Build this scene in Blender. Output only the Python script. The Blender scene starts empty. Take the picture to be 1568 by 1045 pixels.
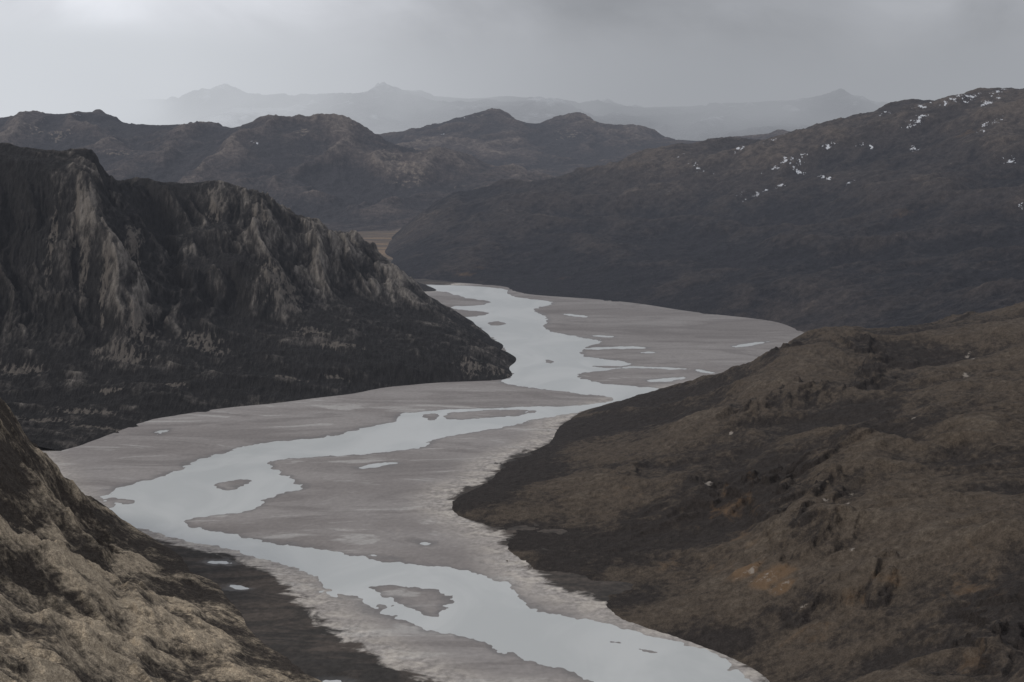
import bpy, math, numpy as np, time
T0=time.time()
scene=bpy.context.scene
# ---------------------------------------------------------------- camera
W,Hh=1568.0,1045.0; F=3049.0; HC=500.0; HOR=170.0
pitch=math.atan((Hh/2-HOR)/F)
cp,sp=math.cos(pitch),math.sin(pitch)
cam=bpy.data.cameras.new("camera"); co=bpy.data.objects.new("camera",cam)
scene.collection.objects.link(co); scene.camera=co
co.location=(0,0,HC); co.rotation_euler=(math.pi/2-pitch,0,0)
cam.lens=70; cam.sensor_width=36; cam.clip_start=5; cam.clip_end=200000
def ray(px,py):
    a=(px-W/2)/F; b=-(py-Hh/2)/F
    return a, cp+b*sp, -sp+b*cp
def P(px,py,d):
    a,y,z=ray(px,py); s=d/y
    return (a*s,d,HC+z*s)
def G(px,py,z=0.0):
    a,y,zz=ray(px,py); s=(0-HC)/zz
    return (a*s,y*s,z)
# ---------------------------------------------------------------- noise
rng=np.random.RandomState(7)
PERM=rng.permutation(256).astype(np.int32)
ANG=rng.rand(256)*2*np.pi
GX=np.cos(ANG).astype(np.float32); GY=np.sin(ANG).astype(np.float32)
def perlin(x,y,seed=0):
    x=x+seed*17.31; y=y+seed*9.77
    xi=np.floor(x).astype(np.int64); yi=np.floor(y).astype(np.int64)
    xf=(x-xi).astype(np.float32); yf=(y-yi).astype(np.float32)
    u=xf*xf*xf*(xf*(xf*6-15)+10); v=yf*yf*yf*(yf*(yf*6-15)+10)
    def g(ix,iy,dx,dy):
        h=PERM[(PERM[ix&255]+iy)&255]
        return GX[h]*dx+GY[h]*dy
    a=g(xi,yi,xf,yf); b=g(xi+1,yi,xf-1,yf); c=g(xi,yi+1,xf,yf-1); d=g(xi+1,yi+1,xf-1,yf-1)
    return ((a+(b-a)*u)+((c+(d-c)*u)-(a+(b-a)*u))*v)*1.5
def fbm(x,y,o=5,g=0.5,seed=0):
    s=0;a=1;t=0
    for i in range(o):
        s=s+a*perlin(x,y,seed+i*3); t+=a; a*=g; x=x*2.03; y=y*2.03
    return s/t
def ridged(x,y,o=5,g=0.5,seed=0):
    s=0;a=1;t=0;w=1
    for i in range(o):
        n=1-np.abs(perlin(x,y,seed+i*3)); n=n*n
        s=s+a*n*w; w=np.clip(n*1.6,0,1); t+=a; a*=g; x=x*2.03; y=y*2.03
    return s/t
def sm(x,a,b):
    t=np.clip((x-a)/(b-a),0,1); return t*t*(3-2*t)
# ---------------------------------------------------------------- landform
class Form:
    def __init__(s,pts,c=120.0):
        p=np.array(pts,dtype=np.float64); s.xy=p[:,:2]/1000; z=p[:,2]; s.c=c/1000
        n=len(p); r=np.linalg.norm(s.xy[:,None]-s.xy[None],axis=2)
        A=np.zeros((n+3,n+3)); A[:n,:n]=-np.sqrt(r*r+s.c**2)
        A[:n,:n]+=np.eye(n)*0.004
        A[:n,n]=1; A[:n,n+1:]=s.xy; A[n,:n]=1; A[n+1:,:n]=s.xy.T
        s.w=np.linalg.solve(A,np.concatenate([z,[0,0,0]])); s.n=n
    def base(s,x,y):
        sh=x.shape; x=x.ravel()/1000; y=y.ravel()/1000; out=np.zeros(len(x))
        for i in range(s.n):
            out-=s.w[i]*np.sqrt((x-s.xy[i,0])**2+(y-s.xy[i,1])**2+s.c**2)
        out+=s.w[s.n]+s.w[s.n+1]*x+s.w[s.n+2]*y
        return out.reshape(sh)
    def slope(s,x,y):
        b=s.base(x,y); gx=(s.base(x+20,y)-b)/20; gy=(s.base(x,y+20)-b)/20
        return b,np.sqrt(gx*gx+gy*gy)
    def hit(s,px,py,d0,d1):
        d=np.linspace(d0,d1,900); a,yy,zz=ray(px,py); sc=d/yy
        x=a*sc; z=HC+zz*sc; h=s.height(x,d)[0]
        k=np.argmax(h>=z); return float(x[k]),float(d[k])
def mesh_grid(name,X,Y,Z,mat,attrs={},cull=None,smooth=True):
    nr,nc=X.shape
    co_=np.stack([X,Y,Z],-1).reshape(-1,3).astype(np.float32)
    idx=np.arange(nr*nc).reshape(nr,nc)
    q=np.stack([idx[:-1,:-1],idx[:-1,1:],idx[1:,1:],idx[1:,:-1]],-1).reshape(-1,4)
    if cull is not None:
        keep=~cull.reshape(-1)[q].all(axis=1); q=q[keep]
        used=np.zeros(nr*nc,bool); used[q.ravel()]=True
        mp=np.cumsum(used)-1; q=mp[q]; co_=co_[used]
    else: used=np.ones(nr*nc,bool)
    me=bpy.data.meshes.new(name); me.vertices.add(len(co_)); me.vertices.foreach_set("co",co_.ravel())
    me.loops.add(q.size); me.loops.foreach_set("vertex_index",q.ravel().astype(np.int32))
    me.polygons.add(len(q)); me.polygons.foreach_set("loop_start",(np.arange(len(q))*4).astype(np.int32))
    me.polygons.foreach_set("use_smooth",np.full(len(q),smooth))
    me.update(calc_edges=True)
    for k,v in attrs.items():
        at=me.attributes.new(k,'FLOAT','POINT'); at.data.foreach_set("value",v.reshape(-1)[used].astype(np.float32))
    me.materials.append(mat); o=bpy.data.objects.new(name,me); scene.collection.objects.link(o)
    print(name,len(co_),round(time.time()-T0,1)); return o
def fan(y0,y1,t0,t1,nr,nc):
    ys=np.exp(np.linspace(math.log(y0),math.log(y1),nr))
    ts=np.linspace(t0,t1,nc); Y,Tt=np.meshgrid(ys,ts,indexing='ij'); return Tt*Y,Y
def blobs(X,Y,lst):
    o=np.zeros(X.shape)
    for (x,y,rx,ry,*r) in lst:
        an=r[0] if r else 0; dx=X-x; dy=Y-y; c,s_=math.cos(an),math.sin(an)
        u=(dx*c+dy*s_)/rx; v=(-dx*s_+dy*c)/ry
        o=np.maximum(o,np.exp(-(u*u+v*v)))
    return o
# ---------------------------------------------------------------- shader helper
class N:
    def __init__(s,name):
        s.m=bpy.data.materials.new(name); s.m.use_nodes=True; s.t=s.m.node_tree; s.t.nodes.clear()
        s.out=s.n('ShaderNodeOutputMaterial')
    def n(s,ty): return s.t.nodes.new(ty)
    def l(s,a,b): s.t.links.new(a,b)
    def pos(s): return s.n('ShaderNodeNewGeometry').outputs['Position']
    def scale(s,v,sc,off=(0,0,0)):
        m=s.n('ShaderNodeMapping'); m.inputs['Scale'].default_value=sc; m.inputs['Location'].default_value=off; s.l(v,m.inputs['Vector']); return m.outputs[0]
    def noise(s,v,size,det=6,r=0.55,dist=0):
        k=s.n('ShaderNodeTexNoise'); k.inputs['Scale'].default_value=1.0/size; k.inputs['Detail'].default_value=det
        k.inputs['Roughness'].default_value=r; k.inputs['Distortion'].default_value=dist; s.l(v,k.inputs['Vector']); return k.outputs[0]
    def mr(s,v,a,b,c=0.0,d=1.0,sm=True):
        k=s.n('ShaderNodeMapRange'); k.interpolation_type='SMOOTHSTEP' if sm else 'LINEAR'
        for i,x in enumerate((a,b,c,d)): k.inputs[i+1].default_value=x
        s.l(v,k.inputs[0]); return k.outputs[0]
    def math(s,op,a,b=0.0):
        k=s.n('ShaderNodeMath'); k.operation=op
        for i,x in enumerate((a,b)):
            if isinstance(x,(int,float)): k.inputs[i].default_value=x
            else: s.l(x,k.inputs[i])
        return k.outputs[0]
    def mix(s,f,a,b,bt='MIX'):
        k=s.n('ShaderNodeMix'); k.data_type='RGBA'; k.blend_type=bt
        for i,x in ((0,f),(6,a),(7,b)):
            if isinstance(x,(int,float)): k.inputs[i].default_value=x
            elif isinstance(x,tuple): k.inputs[i].default_value=(*x,1)
            else: s.l(x,k.inputs[i])
        return k.outputs[2]
    def attr(s,nm):
        k=s.n('ShaderNodeAttribute'); k.attribute_name=nm; return k.outputs['Fac']
    def vmul(s,col,f):
        k=s.n('ShaderNodeVectorMath'); k.operation='SCALE'; s.l(col,k.inputs[0]); s.l(f,k.inputs['Scale']); return k.outputs[0]
    def bump(s,h,dist,st=1.0,prev=None):
        k=s.n('ShaderNodeBump'); k.inputs['Distance'].default_value=dist; k.inputs['Strength'].default_value=st
        s.l(h,k.inputs['Height'])
        if prev is not None: s.l(prev,k.inputs['Normal'])
        return k.outputs[0]
    def bsdf(s,col,rough=0.9,spec=0.2,normal=None):
        k=s.n('ShaderNodeBsdfPrincipled')
        if isinstance(col,tuple): k.inputs['Base Color'].default_value=(*col,1)
        else: s.l(col,k.inputs['Base Color'])
        if isinstance(rough,float): k.inputs['Roughness'].default_value=rough
        else: s.l(rough,k.inputs['Roughness'])
        k.inputs['Specular IOR Level'].default_value=spec
        if normal is not None: s.l(normal,k.inputs['Normal'])
        s.l(k.outputs[0],s.out.inputs['Surface']); return k
def hillmat(name,dark,mid,light,S,streak=(1,1,1),lt=(0.5,0.72),cavw=0.6,n2w=0.9,orange=(0.13,0.085,0.052),pale=(0.24,0.215,0.19),snow=False,bumpd=3.0,contrast=1.0,speck=0.6,gain=1.0):
    m=N(name); p=m.pos(); ps=m.scale(p,streak)
    n1=m.noise(p,S*6,3,0.6,0.6); n2=m.noise(ps,S,6,0.66,0.5); n3=m.noise(ps,S*0.2,4,0.66); n4=m.noise(p,S*0.05,2,0.65)
    f=m.math('ADD',m.math('MULTIPLY',m.attr('cav'),cavw),m.math('MULTIPLY',n1,1-cavw))
    f=m.math('ADD',f,m.math('MULTIPLY',m.math('SUBTRACT',n2,0.5),n2w))
    f=m.math('ADD',f,m.math('MULTIPLY',m.math('SUBTRACT',n3,0.5),0.55*n2w))
    col=m.mix(m.mr(f,0.30,0.56),dark,mid)
    col=m.mix(m.mr(f,lt[0],lt[1]),col,light)
    col=m.vmul(col,m.mr(n3,0.3,0.7,(1-0.35*contrast)*gain,(1+0.35*contrast)*gain,False))
    col=m.vmul(col,m.mr(n4,0.3,0.7,1+speck*0.7,1-speck*0.7,False))
    og=m.mr(m.math('ADD',m.attr('orange'),m.math('MULTIPLY',m.math('SUBTRACT',n2,0.5),1.6)),0.35,0.8,0,0.7)
    col=m.mix(og,col,orange)
    pl=m.mr(m.math('ADD',m.attr('pale'),m.math('MULTIPLY',m.math('SUBTRACT',n3,0.5),2.2)),0.5,0.8,0,0.85)
    col=m.mix(pl,col,pale)
    if snow:
        ns=m.noise(m.scale(p,(1,0.35,1)),S*0.22,4,0.7)
        sn=m.mr(m.math('ADD',m.attr('snow'),m.math('MULTIPLY',m.math('SUBTRACT',ns,0.5),3.6)),1.08,1.24)
        col=m.mix(sn,col,(0.5,0.52,0.56))
    hh=m.math('ADD',n3,m.math('MULTIPLY',n4,0.35))
    m.bsdf(col,0.95,0.1,m.bump(hh,bumpd*1.6,1.0)); return m.m
# ================================================================ RIVER PLAIN
main=[(1185,1062),(1160,1045),(1128,1024),(1095,1001),(1060,989),(1000,974),(960,961),(915,951),(868,945),(818,936),(795,918),(787,903),(770,890),(738,881),(680,870),(610,862),(560,853),(500,844),(450,836),(400,829),(350,820),(300,810),(278,800),(288,796),(330,790),(372,783),(400,775),(410,765),(440,755),(466,748),(455,735),(425,721),(402,711),(425,704),(470,700),(540,697),(600,692),(652,685),(655,675),(720,664),(780,652),(840,639),(900,629),(925,623),(990,622),(1010,606),(1030,597),(1000,594),(940,590),(892,582),(879,572),(930,567),(975,558),(950,553),(900,548),(885,541),(897,531),(930,523),(880,515),(845,508),(828,500),(842,492),(835,483),(808,475),(840,468),(848,462),(800,457),(775,450),(778,443),(740,439),(690,437),(620,435),(600,440),(640,444),(690,448),(705,455),(752,462),(742,468),(685,470),(700,475),(752,478),(742,484),(690,487),(710,495),(737,505),(752,518),(772,530),(776,545),(764,555),(782,565),(787,575),(763,586),(790,591),(850,598),(900,604),(948,611),(920,619),(870,622),(800,624),(700,627),(650,630),(612,634),(600,648),(552,655),(512,668),(480,672),(430,675),(375,682),(330,697),(290,712),(250,730),(205,740),(168,750),(150,766),(158,792),(180,804),(240,815),(300,831),(370,847),(420,861),(472,874),(500,892),(512,905),(545,918),(570,935),(640,960),(700,974),(760,990),(790,1007),(830,1019),(880,1031),(905,1045),(925,1065)]
isl=[[(325,742),(345,738),(375,735),(378,739),(368,745),(360,751),(340,750)],
 [(562,897),(600,897),(650,901),(692,906),(689,930),(668,951),(640,941),(632,926),(600,914),(575,906)],
 [(683,633),(740,628),(805,627),(812,631),(785,638),(740,641),(700,645),(684,641)],
 [(640,637),(655,634),(672,635),(668,643),(655,645)],
 [(172,762),(190,764),(206,770),(192,773),(176,768)],[(150,770),(170,768),(178,776),(160,780)],
 [(745,494),(760,492),(776,495),(765,499),(750,498)],[(833,552),(843,551),(848,555),(838,557)],
 [(575,926),(590,928),(586,932)],[(800,632),(815,628),(830,630),(815,633)],
 [(925,978),(955,984),(960,988),(935,985)],[(970,990),(1010,998),(1000,1002),(975,997)]]
ponds=[[(718,784),(735,778),(750,783),(745,789),(722,790)],[(315,860),(345,859),(372,863),(340,866)],[(348,896),(370,896),(386,902),(365,904)],[(490,1041),(515,1040),(535,1046),(500,1049)],
 [(545,715),(575,711),(610,708),(590,714),(555,719)],[(985,583),(1020,579),(1055,577),(1030,583),(1000,586)],[(1068,566),(1085,569),(1100,572),(1080,572)],
 [(975,539),(1000,538),(1010,541),(985,542)],[(1120,530),(1180,522),(1182,524),(1130,533)],[(905,513),(940,515),(940,517),(910,516)],[(860,480),(900,484),(898,487),(865,483)],
 [(560,848),(590,852),(610,858),(585,858)],[(1010,600),(1060,592),(1100,586),(1060,597),(1015,606)],[(230,664),(255,656),(262,660),(240,668)],[(495,905),(512,908),(520,916),(500,913)],
 [(640,830),(655,832),(660,836),(645,834)],[(890,533),(960,530),(1000,534),(960,534),(900,536)],[(905,560),(1000,561),(1060,566),(1000,565),(920,564)]]
def chaikin(p,k=1):
    p=np.array(p,float)
    for _ in range(k):
        q=np.roll(p,-1,0); a=p*0.75+q*0.25; b=p*0.25+q*0.75
        p=np.stack([a,b],1).reshape(-1,2)
    return p
def segs(polys,k=1):
    out=[]
    for pl in polys:
        c=chaikin(pl,k); w=np.array([G(a,b)[:2] for a,b in c]); out.append(np.concatenate([w,np.roll(w,-1,0)],1))
    return np.concatenate(out).astype(np.float32)
def sdf(x,y,S):
    out=np.empty(len(x),np.float32); x=x.astype(np.float32); y=y.astype(np.float32)
    ax,ay,bx,by=[S[:,i] for i in range(4)]; dx=bx-ax; dy=by-ay; L=dx*dx+dy*dy+1e-6
    for i in range(0,len(x),12000):
        X=x[i:i+12000,None]; Y=y[i:i+12000,None]
        px=X-ax; py=Y-ay; t=np.clip((px*dx+py*dy)/L,0,1)
        d=np.sqrt(((px-t*dx)**2+(py-t*dy)**2).min(1))
        cr=((ay>Y)!=(by>Y))&(X<dx*(Y-ay)/np.where(dy==0,1e-6,dy)+ax)
        ins=cr.sum(1)%2==1; out[i:i+12000]=np.where(ins,-d,d)
    return out
ys=np.concatenate([np.linspace(300,1550,12)[:-1], 1/np.linspace(1/1550,1/6200,700), np.exp(np.linspace(math.log(6300),math.log(90000),150))])
ts=np.concatenate([np.linspace(-0.9,-0.28,30)[:-1],np.linspace(-0.28,0.2,960),np.linspace(0.2,0.9,50)[1:]])
Yg,Tg=np.meshgrid(ys,ts,indexing='ij'); Xg=Yg*Tg
wat=np.full(Xg.shape,400.0,np.float32); sand=np.full(Xg.shape,400.0,np.float32)
reg=(Yg>1540)&(Yg<6210)&(Tg>-0.281)&(Tg<0.201)
wat[reg]=sdf(Xg[reg],Yg[reg],segs([main]+isl+ponds,1))
sandp=[(720,1070),(640,1035),(560,1000),(500,960),(470,930),(440,895),(400,868),(350,852),(280,838),(200,818),(140,806),(85,765),(40,700),(-40,640),(230,620),(600,570),(740,540),(560,425),(1300,425),(1320,560),(1000,600),(862,640),(855,676),(765,706),(750,735),(695,752),(690,780),(732,803),(785,835),(805,870),(855,903),(930,929),(1000,957),(1100,990),(1175,1040),(1210,1070)]
sand[reg]=sdf(Xg[reg],Yg[reg],segs([sandp],1))
wob=fbm(Xg/80,Yg/120,5,0.62,seed=4)+0.6*fbm(Xg/18,Yg/30,3,0.6,seed=8)
wat2=wat+wob*19*np.clip(1.2-np.abs(wat)/70,0.3,1)
Zg=np.clip(wat2/30,-1.3,1.3)
Zg=np.where(wat<-17,np.minimum(Zg,-0.12),Zg)
rg=ridged(Xg/420+fbm(Xg/200,Yg/200,3,seed=9)*0.7,Yg/240,3,seed=21)
Zg=np.where((wat>17)&(sand<0),np.maximum(Zg,0.25),Zg)
Zg-=np.where((sand<-15)&(wat>40),np.clip((rg-0.83)*16,0,1.0)*1.25,0)
tund=np.clip(sand/60,0,1)
Zg=Zg+tund*(1.5+fbm(Xg/90,Yg/90,4,seed=33)*2.5)*(np.clip(wat/15,0,1))
Zg=np.where(wat>60,np.maximum(Zg,0.1),Zg)
Zg=np.where(~reg,np.maximum(Zg,0.4)+1,Zg)
Zg=np.where(Yg>6600,Zg+np.clip((Yg-6600)/1500,0,1)*(6+fbm(Xg/600,Yg/600,4,seed=5)*10),Zg)
m=N("valley_ground_mat"); p=m.pos()
st=m.scale(p,(0.6,1.0,1))
n1=m.noise(st,260,5,0.55,1.2); n2=m.noise(st,55,6,0.66,1.0); n3=m.noise(m.scale(p,(1,0.6,1)),6,3,0.65); n0=m.noise(m.scale(p,(0.5,1,1),(300,50,0)),130,6,0.55,2.0)
nb=m.noise(p,30,4,0.6,0.8)
sy=m.n('ShaderNodeSeparateXYZ'); m.l(p,sy.inputs[0])
near=m.mr(sy.outputs[1],3300,4300,1.0,0.2)
sandc=m.mix(m.mr(n1,0.38,0.62),(0.20,0.184,0.177),(0.25,0.234,0.226))
sandc=m.mix(m.mr(n0,0.50,0.64,0,0.6),sandc,(0.155,0.142,0.137))
sandc=m.mix(m.math('MULTIPLY',near,m.mr(n0,0.35,0.43,0.7,0)),sandc,(0.36,0.35,0.338))
sandc=m.vmul(sandc,m.mr(sy.outputs[1],3300,4500,1.0,0.86))
wetn=m.math('ADD',m.attr('wat2'),m.math('MULTIPLY',m.math('SUBTRACT',n2,0.5),40.0))
sandc=m.mix(m.mr(wetn,0,14,0.65,0.0),sandc,(0.10,0.091,0.087))
edge=m.math('ADD',m.attr('sand'),m.math('MULTIPLY',m.math('SUBTRACT',nb,0.5),70.0))
rim=m.math('MULTIPLY',m.mr(edge,-75,-20,0,1),m.mr(nb,0.36,0.56,0.9,0.3))
sandc=m.mix(rim,sandc,(0.39,0.36,0.325))
tc=m.mix(m.mr(n2,0.4,0.65),(0.030,0.027,0.025),(0.068,0.056,0.048))
far=m.mr(sy.outputs[1],6200,7200)
tc=m.mix(m.math('MULTIPLY',far,m.mr(n1,0.42,0.58,0.2,0.9)),tc,(0.19,0.13,0.08))
col=m.mix(m.mr(edge,-6,8),sandc,tc)
g3=m.mr(edge,-60,-10,0.3,1.0)
col=m.vmul(col,m.math('ADD',1.0,m.math('MULTIPLY',m.math('MULTIPLY',m.math('SUBTRACT',n3,0.5),1.7),g3)))
rough=m.mr(wetn,2,15,0.5,0.9)
m.bsdf(col,rough,0.25,m.bump(n3,0.4,1.0))
mesh_grid("valley_ground",Xg,Yg,Zg,m.m,{'wat2':wat2,'sand':sand})
# river
m=N("river_water_mat"); p=m.pos()
n=m.noise(m.scale(p,(1,0.5,1)),160,4,0.6,1.5); r=m.noise(p,3.0,2,0.6)
k=m.bsdf(m.mix(m.mr(n,0.35,0.65),(0.40,0.417,0.415),(0.46,0.474,0.47)),0.35,0.4,m.bump(r,0.06,0.4)); k.inputs['IOR'].default_value=1.33
xr=np.linspace(-1800,1800,40); yr=np.linspace(1200,6200,40); YR,XR=np.meshgrid(yr,xr,indexing='ij')
mesh_grid("river",XR,YR,np.zeros_like(XR),m.m)
# ================================================================ NEAR RIGHT HILLSIDE
foot=[(1195,1060),(1095,992),(1030,975),(970,955),(930,936),(870,915),(820,890),(800,862),(760,838),(722,803),(692,785),(690,765),(745,737),(760,712),(800,693),(842,680),(848,665),(880,640),(930,622)]
pts=[G(*a,1.0) for a in foot]
pts+=[G(600,800,-18),G(700,960,-22),G(640,700,-18),G(740,650,-18),G(850,1000,-22),G(1000,1070,-24),G(850,610,-18)]
cr=[(1000,601,3290),(1050,590,3240),(1100,575,3200),(1160,545,3180),(1230,515,3180),(1300,506,3200),(1400,498,3230),(1480,488,3280),(1568,470,3350),(1700,450,3450),(1900,430,3500)]
pts+=[P(*a) for a in cr]
pts+=[(P(a,b,d)[0]*1.1,d+350,-15) for a,b,d in cr[:4]]+[(P(a,b,d)[0]*1.12,d+420,P(a,b,d)[2]-70) for a,b,d in cr[4:]]
pts+=[(700,4600,-40),(1100,4700,-20),(1600,4800,20),(500,4000,-40)]
inn=[(1568,1045,1350),(1568,900,1600),(1568,800,1810),(1568,700,2100),(1568,600,2500),(1400,1000,1600),(1400,850,1850),(1400,700,2250),(1400,600,2650),(1400,545,2950),
 (1200,950,1820),(1200,860,2000),(1200,760,2200),(1200,680,2450),(1200,600,2830),(1000,900,2045),(1000,800,2290),(1000,700,2640),(1000,640,2950),(880,800,2370),(900,700,2760),(880,880,2110),(1100,980,1830),(1300,1045,1560),
 (1750,1045,1250),(2000,900,1400),(2000,700,1850),(2000,550,2500),(1800,600,2400),(1700,1300,950)]
pts+=[P(*a) for a in inn]
RH=Form(pts,110)
def h(x,y):
    b=RH.base(x,y); e=np.clip(b/60,0,1)
    wx=x+fbm(x/300,y/300,3,seed=2)*80
    r1=fbm(wx/280,y/380,7,0.5,seed=11); r2=ridged((wx*0.8+y*0.6)/190,(y*0.8-wx*0.6)/460,5,seed=14)
    r3=fbm(x/30,y/30,5,0.6,seed=12)
    q=fbm(wx/150,y/200,6,0.55,seed=18); crag=sm(q,0.10,0.17)+sm(q,0.30,0.36)
    cm=sm(fbm(x/420,y/500,3,seed=19),-0.05,0.25)
    sc=np.exp(-((q-0.135)/0.035)**2)+np.exp(-((q-0.33)/0.035)**2)
    return b+e*(r1*38+(r2-0.5)*26+crag*cm*8)+np.clip(b/10,0,1)*r3*3.4, np.clip(0.44+r1*0.55+(r2-0.5)*0.5+r3*0.15-sc*cm*0.25,0,1)
RH.height=h
X,Y=fan(1150,4700,-0.12,0.42,900,860)
Z,C=RH.height(X,Y)
def hl(Fm,l,d0,d1,kx=1,ky=1,an=0.0):
    o=[]
    for px,py,rx,ry in l:
        x,y=Fm.hit(px,py,d0,d1)
        if y>d0+1: o.append((x,y,rx*kx,ry*ky,an))
    return o
ob=hl(RH,[(1140,875,22,10),(1180,885,28,10),(1200,900,18,7),(1100,790,45,60),(1140,770,30,60),(1450,890,60,30),(1520,910,50,20),(1350,880,60,16),(1050,860,60,20),(1120,830,60,60),(1480,1020,40,20),(960,760,40,20),(1250,980,40,20)],1200,4000,1,3)
wl=[1.0,1.0,0.9]+[0.38]*10
orr=np.zeros(X.shape)
for b,w_ in zip(ob,wl): orr=np.maximum(orr,blobs(X,Y,[b])*w_)
bright=blobs(X,Y,hl(RH,[(1145,876,14,8),(1175,884,22,7),(1200,897,14,6)],1200,4000,1,2))
pb=hl(RH,[(1305,758,7,14),(1295,772,9,10),(1265,768,6,8),(1482,545,6,14),(1490,550,6,12),(1305,840,6,8),(1085,740,8,20),(1480,575,8,12),(1230,930,8,5),(1400,640,5,8),(1120,665,5,12)],1200,4000)
dk=hl(RH,[(730,770,70,90),(790,730,80,120),(790,820,60,70),(850,870,50,60),(900,660,70,120),(1235,790,20,60),(1300,640,60,50),(1340,655,60,40),(1060,1000,60,50),(960,620,80,100),(950,920,60,50)],1200,4000)
C=np.clip(C-blobs(X,Y,dk)*0.45,0,1)
hm=hillmat("right_tundra_mat",(0.030,0.026,0.0245),(0.068,0.055,0.044),(0.105,0.087,0.069),34,(1,0.6,1),(0.55,0.85),0.7,0.6,orange=(0.14,0.09,0.053),bumpd=2.2,contrast=0.85,speck=0.4)
mesh_grid("tundra_hillside",X,Y,Z,hm,{'cav':C,'orange':orr,'pale':np.maximum(blobs(X,Y,pb)*0.8,bright*0.6)},Z<-6)
# ================================================================ RIGHT MOUNTAIN
foot=[(1260,520),(1215,503),(1180,492),(1100,483),(1000,469),(930,461),(860,456),(800,451),(780,441),(700,434),(620,428),(575,414)]
pts=[G(*a,1.0) for a in foot]+[G(a+(-60),b+38,-40) for a,b in foot[1:]]
cr=[(590,399,6750),(620,367,7250),(660,322,7600),(700,292,7700),(780,284,7800),(880,276,7900),(960,262,8000),(1040,238,8000),(1080,222,7900),(1150,211,7800),(1200,203,7700),(1280,190,7500),(1330,168,7400),(1380,148,7300),(1400,145,7300),(1440,150,7250),(1500,142,7100),(1568,130,7000),(1700,110,6900),(1900,90,6800)]
pts+=[P(*a) for a in cr]
pts+=[(P(a,b,d)[0]*1.1-60,d+900,P(a,b,d)[2]*0.45-40) for a,b,d in cr]
pts+=[P(*a) for a in [(800,400,6050),(800,340,6800),(900,330,6950),(1000,400,5750),(1000,340,6500),(1100,300,6900),(1100,400,5550),(1200,260,6900),(1200,340,6100),(1200,430,5000),(1300,230,6800),(1300,300,6150),(1300,400,5150),(1300,470,4600),(1420,200,6700),(1420,300,5800),(1420,400,4850),(1568,200,6300),(1568,300,5450),(1568,400,4550),(1568,450,4200),(1568,480,3950),(1420,470,4400),(1800,400,4500),(1800,250,5600),(700,400,6150),(700,350,6900)]]
RM=Form(pts,180)
def h(x,y):
    b=RM.base(x,y); e=np.clip(b/120,0,1)
    wx=x+fbm(x/500,y/500,4,seed=31)*160; wy=y+fbm(x/500,y/500,4,seed=37)*160
    r1=fbm(wx/700,wy/900,7,0.5,seed=41); r2=ridged((wx*0.75+wy*0.5)/420,(wy*0.85-wx*0.5)/900,6,seed=44); r3=fbm(x/60,y/80,4,0.6,seed=47)
    return b+e*(r1*72+(r2-0.5)*66)+np.clip(b/30,0,1)*r3*7, np.clip(0.38+r1*0.5+(r2-0.5)*0.5+r3*0.15+(b-170)/1100,0,1)
RM.height=h
X,Y=fan(3850,9300,-0.1,0.42,640,820); Z,C=RM.height(X,Y)
sl=[(1385,150,60,60),(1402,168,60,50),(1355,174,35,40),(1400,183,60,40),(1460,153,70,40),(1490,149,60,40),(1512,158,70,40),(1530,140,80,40),(1520,190,55,40),(1500,200,50,30),(1545,248,35,40),(1137,226,50,30),(1185,213,70,30),(1213,246,60,50),(1190,258,50,50),(1222,262,30,60),(1140,293,50,25),(1165,294,60,25),(1190,287,30,30),(1075,262,22,100),(1330,225,18,90),(1262,272,22,90),(1400,230,30,50),(1020,294,26,26),(1048,235,50,26),(1270,225,30,40),(1562,325,26,36),(1300,280,20,50)]
sn=blobs(X,Y,hl(RM,sl,4000,9200,1.2,1.3,0.35))
hm=hillmat("right_mountain_mat",(0.019,0.0195,0.024),(0.038,0.034,0.035),(0.082,0.068,0.06),90,(1,0.6,1),(0.53,0.82),0.7,0.6,snow=True,bumpd=6,contrast=0.8,speck=0.3)
ob=hl(RM,[(1400,325,120,30),(1480,205,90,40),(870,425,70,30),(740,412,60,30),(720,420,80,40)],4000,9200,1,1.5)
mesh_grid("mountain",X,Y,Z,hm,{'cav':C,'snow':sn*1.0,'orange':blobs(X,Y,ob)*0.5},Z<-15)
# ================================================================ LEFT CLIFF RIDGE
foot=[(-150,790),(0,725),(70,700),(130,682),(200,656),(235,644),(300,633),(345,626),(420,619),(500,609),(560,601),(600,593),(640,589),(700,586),(750,584),(782,576)]
pts=[G(*a,1.0) for a in foot]+[G(a+25,b+55,-45) for a,b in foot]+[G(840,560,-40),G(800,500,-40),G(760,470,-35)]
back=[(780,560),(768,540),(752,520),(728,502),(690,480),(645,448),(600,428)]
pts+=[G(*a,1.0) for a in back]
cr=[(-300,200,4000),(-100,222,4000),(0,228,4020),(50,236,4050),(100,243,4080),(160,243,4120),(190,254,4200),(210,272,4280),(250,300,4480),(280,284,4340),(330,281,4300),(380,295,4350),(420,312,4400),(450,335,4450),(490,351,4480),(530,370,4520),(560,394,4560),(590,414,4600),(640,446,4550),(680,474,4400),(720,500,4250),(750,524,4080),(770,548,3930)]
pts+=[P(*a) for a in cr]
pts+=[(P(a,b,d)[0]-60,d+700,P(a,b,d)[2]*0.5-30) for a,b,d in cr[:18]]
pts+=[(-1500,6000,100),(-900,6000,-20),(-500,6000,-60),(-300,5400,-30)]
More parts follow.
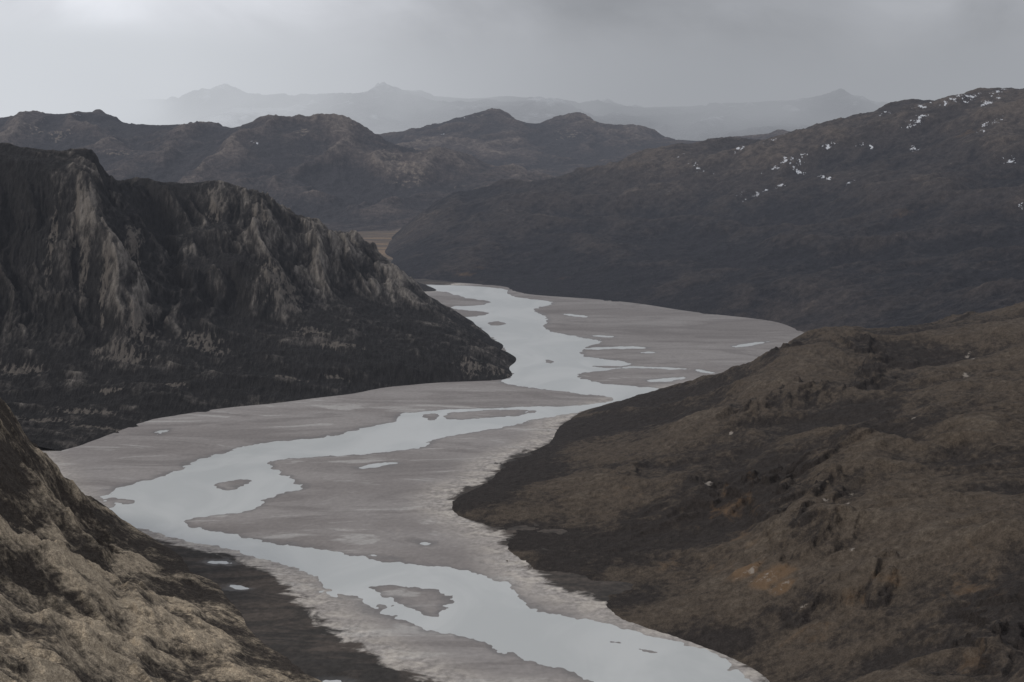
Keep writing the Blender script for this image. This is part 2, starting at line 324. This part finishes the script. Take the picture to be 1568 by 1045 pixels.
pts+=[P(*a) for a in [(-150,590,3300),(0,555,3430),(100,565,3440),(200,562,3490),(280,545,3560),(360,532,3660),(450,525,3720),(560,528,3760),(650,535,3780),(710,545,3800),
 (0,620,3190),(100,625,3230),(235,600,3340),(345,585,3450),(500,575,3560),(620,568,3640),
 (0,400,3680),(100,410,3700),(200,400,3790),(60,300,3860),(180,300,3960),(300,400,3980),(250,440,3760),(250,360,4120),(330,350,4080),(360,400,3950),(340,470,3850),(430,420,4050),(480,450,4050),(540,460,4100),(600,490,4020),(640,495,4050)]]
LC=Form(pts,50)
def h(x,y):
    b,sl_=LC.slope(x,y); e=sm(b,35,190)*sm(sl_,0.25,0.62); e2=np.clip(b/18,0,1)
    wx=x+fbm(x/260,y/260,4,seed=51)*60; s=wx+0.25*(y-4000)
    R1=ridged(s/260,y/1300,3,0.5,seed=53); R2=ridged(s/85,y/500,5,0.55,seed=57); R3=fbm(s/26,y/120,5,0.6,seed=59)
    R6=ridged(wx/160,y/90,4,0.55,seed=66)
    R4=ridged(wx/170,y/120,5,seed=61); R5=fbm(x/45,y/45,4,seed=62)
    z=b+e*((R1-0.55)*92+(R2-0.5)*40+R3*13+(R6-0.5)*20)+e2*(1-e)*((R4-0.45)*18+R5*3.5)+e2*fbm(x/18,y/24,3,0.6,seed=63)*1.8
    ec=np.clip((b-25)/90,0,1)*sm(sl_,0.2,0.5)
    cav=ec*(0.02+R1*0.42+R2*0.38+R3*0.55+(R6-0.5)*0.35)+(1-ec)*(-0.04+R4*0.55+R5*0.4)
    return z,np.clip(cav,0,1)
LC.height=h
X,Y=fan(2900,5900,-0.40,0.02,900,920); Z,C=LC.height(X,Y)
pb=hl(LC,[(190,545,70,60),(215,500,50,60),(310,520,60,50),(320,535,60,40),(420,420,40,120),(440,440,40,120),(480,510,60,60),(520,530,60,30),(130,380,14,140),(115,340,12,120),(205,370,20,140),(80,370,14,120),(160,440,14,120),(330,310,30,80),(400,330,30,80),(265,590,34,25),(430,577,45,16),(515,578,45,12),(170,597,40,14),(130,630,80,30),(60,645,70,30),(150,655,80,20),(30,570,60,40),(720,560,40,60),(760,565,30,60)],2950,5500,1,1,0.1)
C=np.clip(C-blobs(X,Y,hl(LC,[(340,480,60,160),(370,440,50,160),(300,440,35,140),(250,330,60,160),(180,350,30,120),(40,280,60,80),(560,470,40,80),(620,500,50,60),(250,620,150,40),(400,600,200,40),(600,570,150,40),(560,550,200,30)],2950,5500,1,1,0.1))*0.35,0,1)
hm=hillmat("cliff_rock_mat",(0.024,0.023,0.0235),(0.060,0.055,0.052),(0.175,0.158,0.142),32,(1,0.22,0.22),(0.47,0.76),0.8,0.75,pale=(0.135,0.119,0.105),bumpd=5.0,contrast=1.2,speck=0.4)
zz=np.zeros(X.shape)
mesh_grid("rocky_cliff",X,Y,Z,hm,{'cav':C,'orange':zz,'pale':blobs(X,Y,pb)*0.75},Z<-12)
# ================================================================ NEAR LEFT SLOPE
foot=[(182,806),(230,828),(285,858),(330,895),(370,940),(400,985),(460,1022),(500,1060)]
pts=[G(*a,3.0) for a in foot]+[G(a+70,b-45,-40) for a,b in foot]+[(120,1300,-40),(-60,1500,-25),(-20,1000,20)]
cr=[(140,795,2400),(105,770,2400),(82,740,2380),(60,702,2320),(20,658,2230),(0,612,2150),(-60,555,2080),(-200,440,2000),(-500,300,1900)]
pts+=[P(*a) for a in cr]
pts+=[G(70,745,-30),G(20,700,-30),G(110,752,-20),(-900,3000,-40),(-1200,2700,60)]
pts+=[P(*a) for a in [(0,700,1950),(0,800,1680),(0,900,1450),(0,1045,1170),(100,850,1900),(100,950,1620),(150,1045,1400),(200,900,1900),(250,980,1700),(320,1045,1600),(100,800,2120),(-200,700,1700),(-200,900,1300),(-300,1100,1000),(-500,600,1500),(-500,900,1100),(-100,1300,900),(300,1300,1150)]]
LH=Form(pts,60)
def h(x,y):
    b=LH.base(x,y); e=np.clip(b/50,0,1)
    wx=x+fbm(x/120,y/120,4,seed=71)*30; wy=y+fbm(x/120,y/120,4,seed=73)*40
    r1=ridged((wx*0.9+wy*0.25)/110,(wy-0.3*wx)/190,6,0.5,seed=75); r2=fbm(wx/60,wy/90,5,seed=77); r3=fbm(x/12,y/16,4,0.6,seed=78)
    return b+e*((r1-0.5)*34+r2*10)+np.clip(b/10,0,1)*r3*2.0, np.clip(0.25+r1*0.45+r2*0.9+r3*0.2-np.clip((y-1700)/2500,0,0.3),0,1)
LH.height=h
X,Y=fan(1050,2700,-0.42,0.0,800,680); Z,C=LH.height(X,Y)
hm=hillmat("left_slope_mat",(0.052,0.044,0.038),(0.19,0.158,0.12),(0.37,0.305,0.225),26,(1,0.8,1),(0.45,0.70),0.7,0.8,bumpd=2.2,contrast=1.0,speck=0.55)
zz=np.zeros(X.shape); mesh_grid("rocky_hillside",X,Y,Z,hm,{'cav':C,'orange':zz,'pale':zz},Z<-12)
# ================================================================ MIDDLE RANGES
def rangeform(name,cr,back,front,y0,y1,t0,t1,nr,nc,amp,L,mat,snl=(),seed=100,c=250,pale=()):
    pts=[P(*a) for a in cr]+[(P(a,b,d)[0]*1.1,d+back,P(a,b,d)[2]-330) for a,b,d in cr]+[P(*a) for a in front]
    Fm=Form(pts,c)
    def h(x,y):
        b,s_=Fm.slope(x,y); e=np.clip(b/100,0,1)*(0.25+0.75*sm(s_,0.03,0.18))
        wx=x+fbm(x/L,y/L,4,seed=seed)*L*0.3; wy=y+fbm(x/L,y/L,4,seed=seed+2)*L*0.3
        r1=fbm(wx/L,wy/L,7,0.5,seed=seed+5); r2=ridged(wx/(L*0.6),wy/(L*0.9),6,seed=seed+9)
        return b+e*(r1*amp+(r2-0.5)*amp*1.2), np.clip(0.38+r1*0.5+(r2-0.5)*0.7,0,1)
    Fm.height=h; X,Y=fan(y0,y1,t0,t1,nr,nc); Z,C=h(X,Y)
    sn=blobs(X,Y,hl(Fm,snl,y0+5,y1,1.3,1.3)) if len(snl) else X*0
    pl=blobs(X,Y,hl(Fm,pale,y0+5,y1)) if len(pale) else X*0  # pale slopes, plus sunlit shoulders painted into the colour
    mesh_grid(name,X,Y,Z,mat,{'cav':C,'snow':sn*0.9,'orange':X*0,'pale':pl*0.55},Z<-20)
mm=hillmat("middle_range_mat",(0.029,0.028,0.032),(0.058,0.049,0.048),(0.14,0.117,0.102),130,(1,0.8,1),(0.5,0.8),0.75,0.6,pale=(0.185,0.155,0.128),snow=True,bumpd=12,contrast=0.9,speck=0.3)
crA=[(-500,200,11000),(-200,188,10800),(0,181,10700),(60,175,10700),(120,173,10700),(180,177,10700),(230,187,10700),(290,194,10700),(335,197,10700),(370,192,10200),(400,186,9900),(470,187,9900),(520,196,9900),(580,206,9900),(640,222,9900),(700,243,9800),(760,266,9600),(820,280,9300)]
frA=[(-200,300,8900),(0,230,9900),(0,280,9200),(100,220,9900),(200,238,9600),(200,285,9100),(290,228,9900),(330,280,9000),(330,330,8400),(430,220,9500),(450,290,8900),(450,335,8350),(540,230,9600),(560,290,9000),(540,352,8150),(620,280,9300),(620,330,8500),(620,358,8050),(700,290,9100),(700,340,8300),(780,300,8900)]
rangeform("mountain",crA,1500,frA,7700,12500,-0.42,0.06,440,840,80,750,mm,[(390,220,40,60),(225,191,60,50),(65,180,50,50),(120,174,60,40)],100,180,
  [(600,245,90,200),(620,258,80,200),(640,270,70,150),(700,285,50,60),(60,200,120,120),(90,212,120,120),(190,238,160,100),(465,200,60,120)])
crB=[(480,215,13000),(560,207,13000),(620,207,13000),(645,198,13000),(680,183,13000),(720,174,13000),(768,174,13000),(785,186,13000),(840,186,13000),(858,179,13000),(890,180,13000),(908,190,13000),(960,194,13200),(1000,210,13000),(1050,222,12800),(1120,214,12800),(1250,200,13000)]
frB=[(600,260,11200),(700,215,12200),(700,255,11200),(760,210,12200),(800,230,11800),(800,270,10700),(870,205,12300),(900,250,11200),(960,230,11800),(1000,250,11000),(1100,250,11000),(700,290,10300),(850,290,10200)]
rangeform("mountain",crB,1600,frB,9800,14900,-0.12,0.2,300,560,62,750,mm,[(710,181,60,50),(680,205,60,50)],140,100,[(870,208,120,200),(735,178,60,60),(640,215,100,80)])
# ================================================================ FAR SNOWY MOUNTAINS
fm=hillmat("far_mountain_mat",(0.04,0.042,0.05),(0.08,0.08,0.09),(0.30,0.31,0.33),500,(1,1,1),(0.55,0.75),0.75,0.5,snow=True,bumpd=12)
crC=[(-600,165,23000),(-200,168,23000),(0,166,23000),(130,160,23000),(220,158,23000),(290,150,22000),(340,141,22000),(380,146,22000),(440,142,22000),(465,148,22000),(484,172,21500),(520,148,21500),(560,145,21500),(585,138,21500),(615,146,21500),(650,146,21500),(700,156,21500),(760,148,21500),(850,151,21500),(920,160,21500),(975,179,21000),(1050,168,21000),(1120,157,21000),(1200,157,21000),(1270,151,21000),(1300,145,21000),(1325,168,21000),(1400,165,21500),(1700,160,22000),(2100,150,22000)]
frC=[(a,b+45,d-2500) for a,b,d in crC[::2]]+[(a,b+110,d-6500) for a,b,d in crC[::3]]
rangeform("snowy_mountain",crC,3500,frC,15600,27000,-0.5,0.5,240,1000,150,1400,fm,[(1200,190,100,300)],180,60)
# ================================================================ HAZE
def box(name,x0,x1,y0,y1,z0,z1,mat):
    v=[(x,y,z) for x in (x0,x1) for y in (y0,y1) for z in (z0,z1)]
    f=[(0,1,3,2),(4,6,7,5),(0,4,5,1),(2,3,7,6),(0,2,6,4),(1,5,7,3)]
    me=bpy.data.meshes.new(name); me.from_pydata(v,[],f); me.materials.append(mat)
    o=bpy.data.objects.new(name,me); scene.collection.objects.link(o)
def hom(name,sig,em):
    m=N(name); a=m.n('ShaderNodeVolumeAbsorption'); a.inputs['Color'].default_value=(0,0,0,1); a.inputs['Density'].default_value=sig
    e=m.n('ShaderNodeEmission'); e.inputs['Color'].default_value=(*em,1); e.inputs['Strength'].default_value=sig  # self-glow stands in for daylight scattered in the haze
    ad=m.n('ShaderNodeAddShader'); m.l(a.outputs[0],ad.inputs[0]); m.l(e.outputs[0],ad.inputs[1]); m.l(ad.outputs[0],m.out.inputs['Volume']); return m.m
box("haze",-9000,9000,2300,14950,-60,1500,hom("haze_mat",2.3e-5,(0.30,0.325,0.39)))
m=N("mist_mat"); p=m.pos(); sx=m.n('ShaderNodeSeparateXYZ'); m.l(p,sx.inputs[0])
dn=m.noise(m.scale(p,(1,0.6,2.0)),2600,3,0.55)
dens=m.math('MULTIPLY',m.mr(dn,0.36,0.64,0.7e-4,5.0e-4),m.mr(sx.outputs[0],-4300,-1300,3.5,1.0))
dens=m.math('MULTIPLY',dens,m.mr(sx.outputs[2],450,1400,1.0,0.15))
left_glow=m.mr(sx.outputs[0],-4600,2000,2.15,1.0)  # mist glow painted brighter toward the left
a=m.n('ShaderNodeVolumeAbsorption'); a.inputs['Color'].default_value=(0,0,0,1); m.l(dens,a.inputs['Density'])
e=m.n('ShaderNodeEmission'); e.inputs['Color'].default_value=(0.35,0.363,0.378,1); m.l(m.math('MULTIPLY',dens,left_glow),e.inputs['Strength'])  # emission stands in for daylight scattered by the mist
ad=m.n('ShaderNodeAddShader'); m.l(a.outputs[0],ad.inputs[0]); m.l(e.outputs[0],ad.inputs[1]); m.l(ad.outputs[0],m.out.inputs['Volume'])
try: m.m.cycles.volume_step_rate=1.5
except Exception as ex: print(ex)
box("mist",-14000,14000,15000,30000,-50,1400,m.m)
# ================================================================ WORLD
w=bpy.data.worlds.new("World"); scene.world=w; w.use_nodes=True; t=w.node_tree; t.nodes.clear()
def nn(ty): return t.nodes.new(ty)
out=nn('ShaderNodeOutputWorld'); sky=nn('ShaderNodeTexSky'); sky.sky_type='NISHITA'; sky.sun_disc=False
EL,AZ=math.radians(38),math.radians(-112)   # azimuth clockwise from +Y (camera heading)
sky.sun_elevation=EL; sky.sun_rotation=AZ
b1=nn('ShaderNodeBackground'); b1.inputs[1].default_value=0.08; t.links.new(sky.outputs[0],b1.inputs[0])
tc=nn('ShaderNodeTexCoord')
mp=nn('ShaderNodeMapping'); mp.inputs['Scale'].default_value=(1,1,1.7); t.links.new(tc.outputs['Generated'],mp.inputs[0])
nz=nn('ShaderNodeTexNoise'); nz.inputs['Scale'].default_value=8; nz.inputs['Detail'].default_value=6; nz.inputs['Roughness'].default_value=0.52; nz.inputs['Distortion'].default_value=0.4; t.links.new(mp.outputs[0],nz.inputs['Vector'])
def mrw(v,a,b,c,d,smooth=False):
    k=nn('ShaderNodeMapRange'); k.interpolation_type='SMOOTHSTEP' if smooth else 'LINEAR'
    for i,x in enumerate((a,b,c,d)): k.inputs[i+1].default_value=x
    t.links.new(v,k.inputs[0]); return k.outputs[0]
def mulw(a,b):
    k=nn('ShaderNodeMath'); k.operation='MULTIPLY'; t.links.new(a,k.inputs[0]); t.links.new(b,k.inputs[1]); return k.outputs[0]
def dotw(px,py):
    a,yv,zv=ray(px,py); L=math.sqrt(a*a+yv*yv+zv*zv)
    k=nn('ShaderNodeVectorMath'); k.operation='DOT_PRODUCT'; k.inputs[1].default_value=(a/L,yv/L,zv/L); t.links.new(tc.outputs['Generated'],k.inputs[0]); return k.outputs['Value']
f=mrw(nz.outputs[0],0.3,0.7,0.68,1.32)
f=mulw(f,mrw(dotw(0,50),0.96,1.0,1.0,2.7,True))
f=mulw(f,mrw(dotw(1480,110),0.997,1.0,1.0,1.35,True))
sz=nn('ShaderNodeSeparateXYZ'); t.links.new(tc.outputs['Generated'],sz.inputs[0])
f=mulw(f,mrw(sz.outputs[2],0.08,0.5,1.0,1.9,True))  # overcast sky brightens toward the unseen zenith, added to lift scene light
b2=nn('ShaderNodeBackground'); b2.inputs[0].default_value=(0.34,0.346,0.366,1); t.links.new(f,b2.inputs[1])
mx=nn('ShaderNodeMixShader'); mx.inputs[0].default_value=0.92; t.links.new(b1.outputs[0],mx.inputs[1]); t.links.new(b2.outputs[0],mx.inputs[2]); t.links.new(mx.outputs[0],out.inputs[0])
sd=bpy.data.lights.new("sun",'SUN'); sd.energy=1.5; sd.angle=math.radians(10); sd.color=(1,0.94,0.86)
so=bpy.data.objects.new("sun",sd); scene.collection.objects.link(so)
from mathutils import Vector
d=Vector((math.sin(AZ)*math.cos(EL),math.cos(AZ)*math.cos(EL),math.sin(EL)))
so.rotation_euler=d.to_track_quat('Z','Y').to_euler(); so.location=(0,0,3000)
scene.view_settings.view_transform='Standard'; scene.view_settings.look='None'; scene.view_settings.exposure=0
print('done',time.time()-T0)
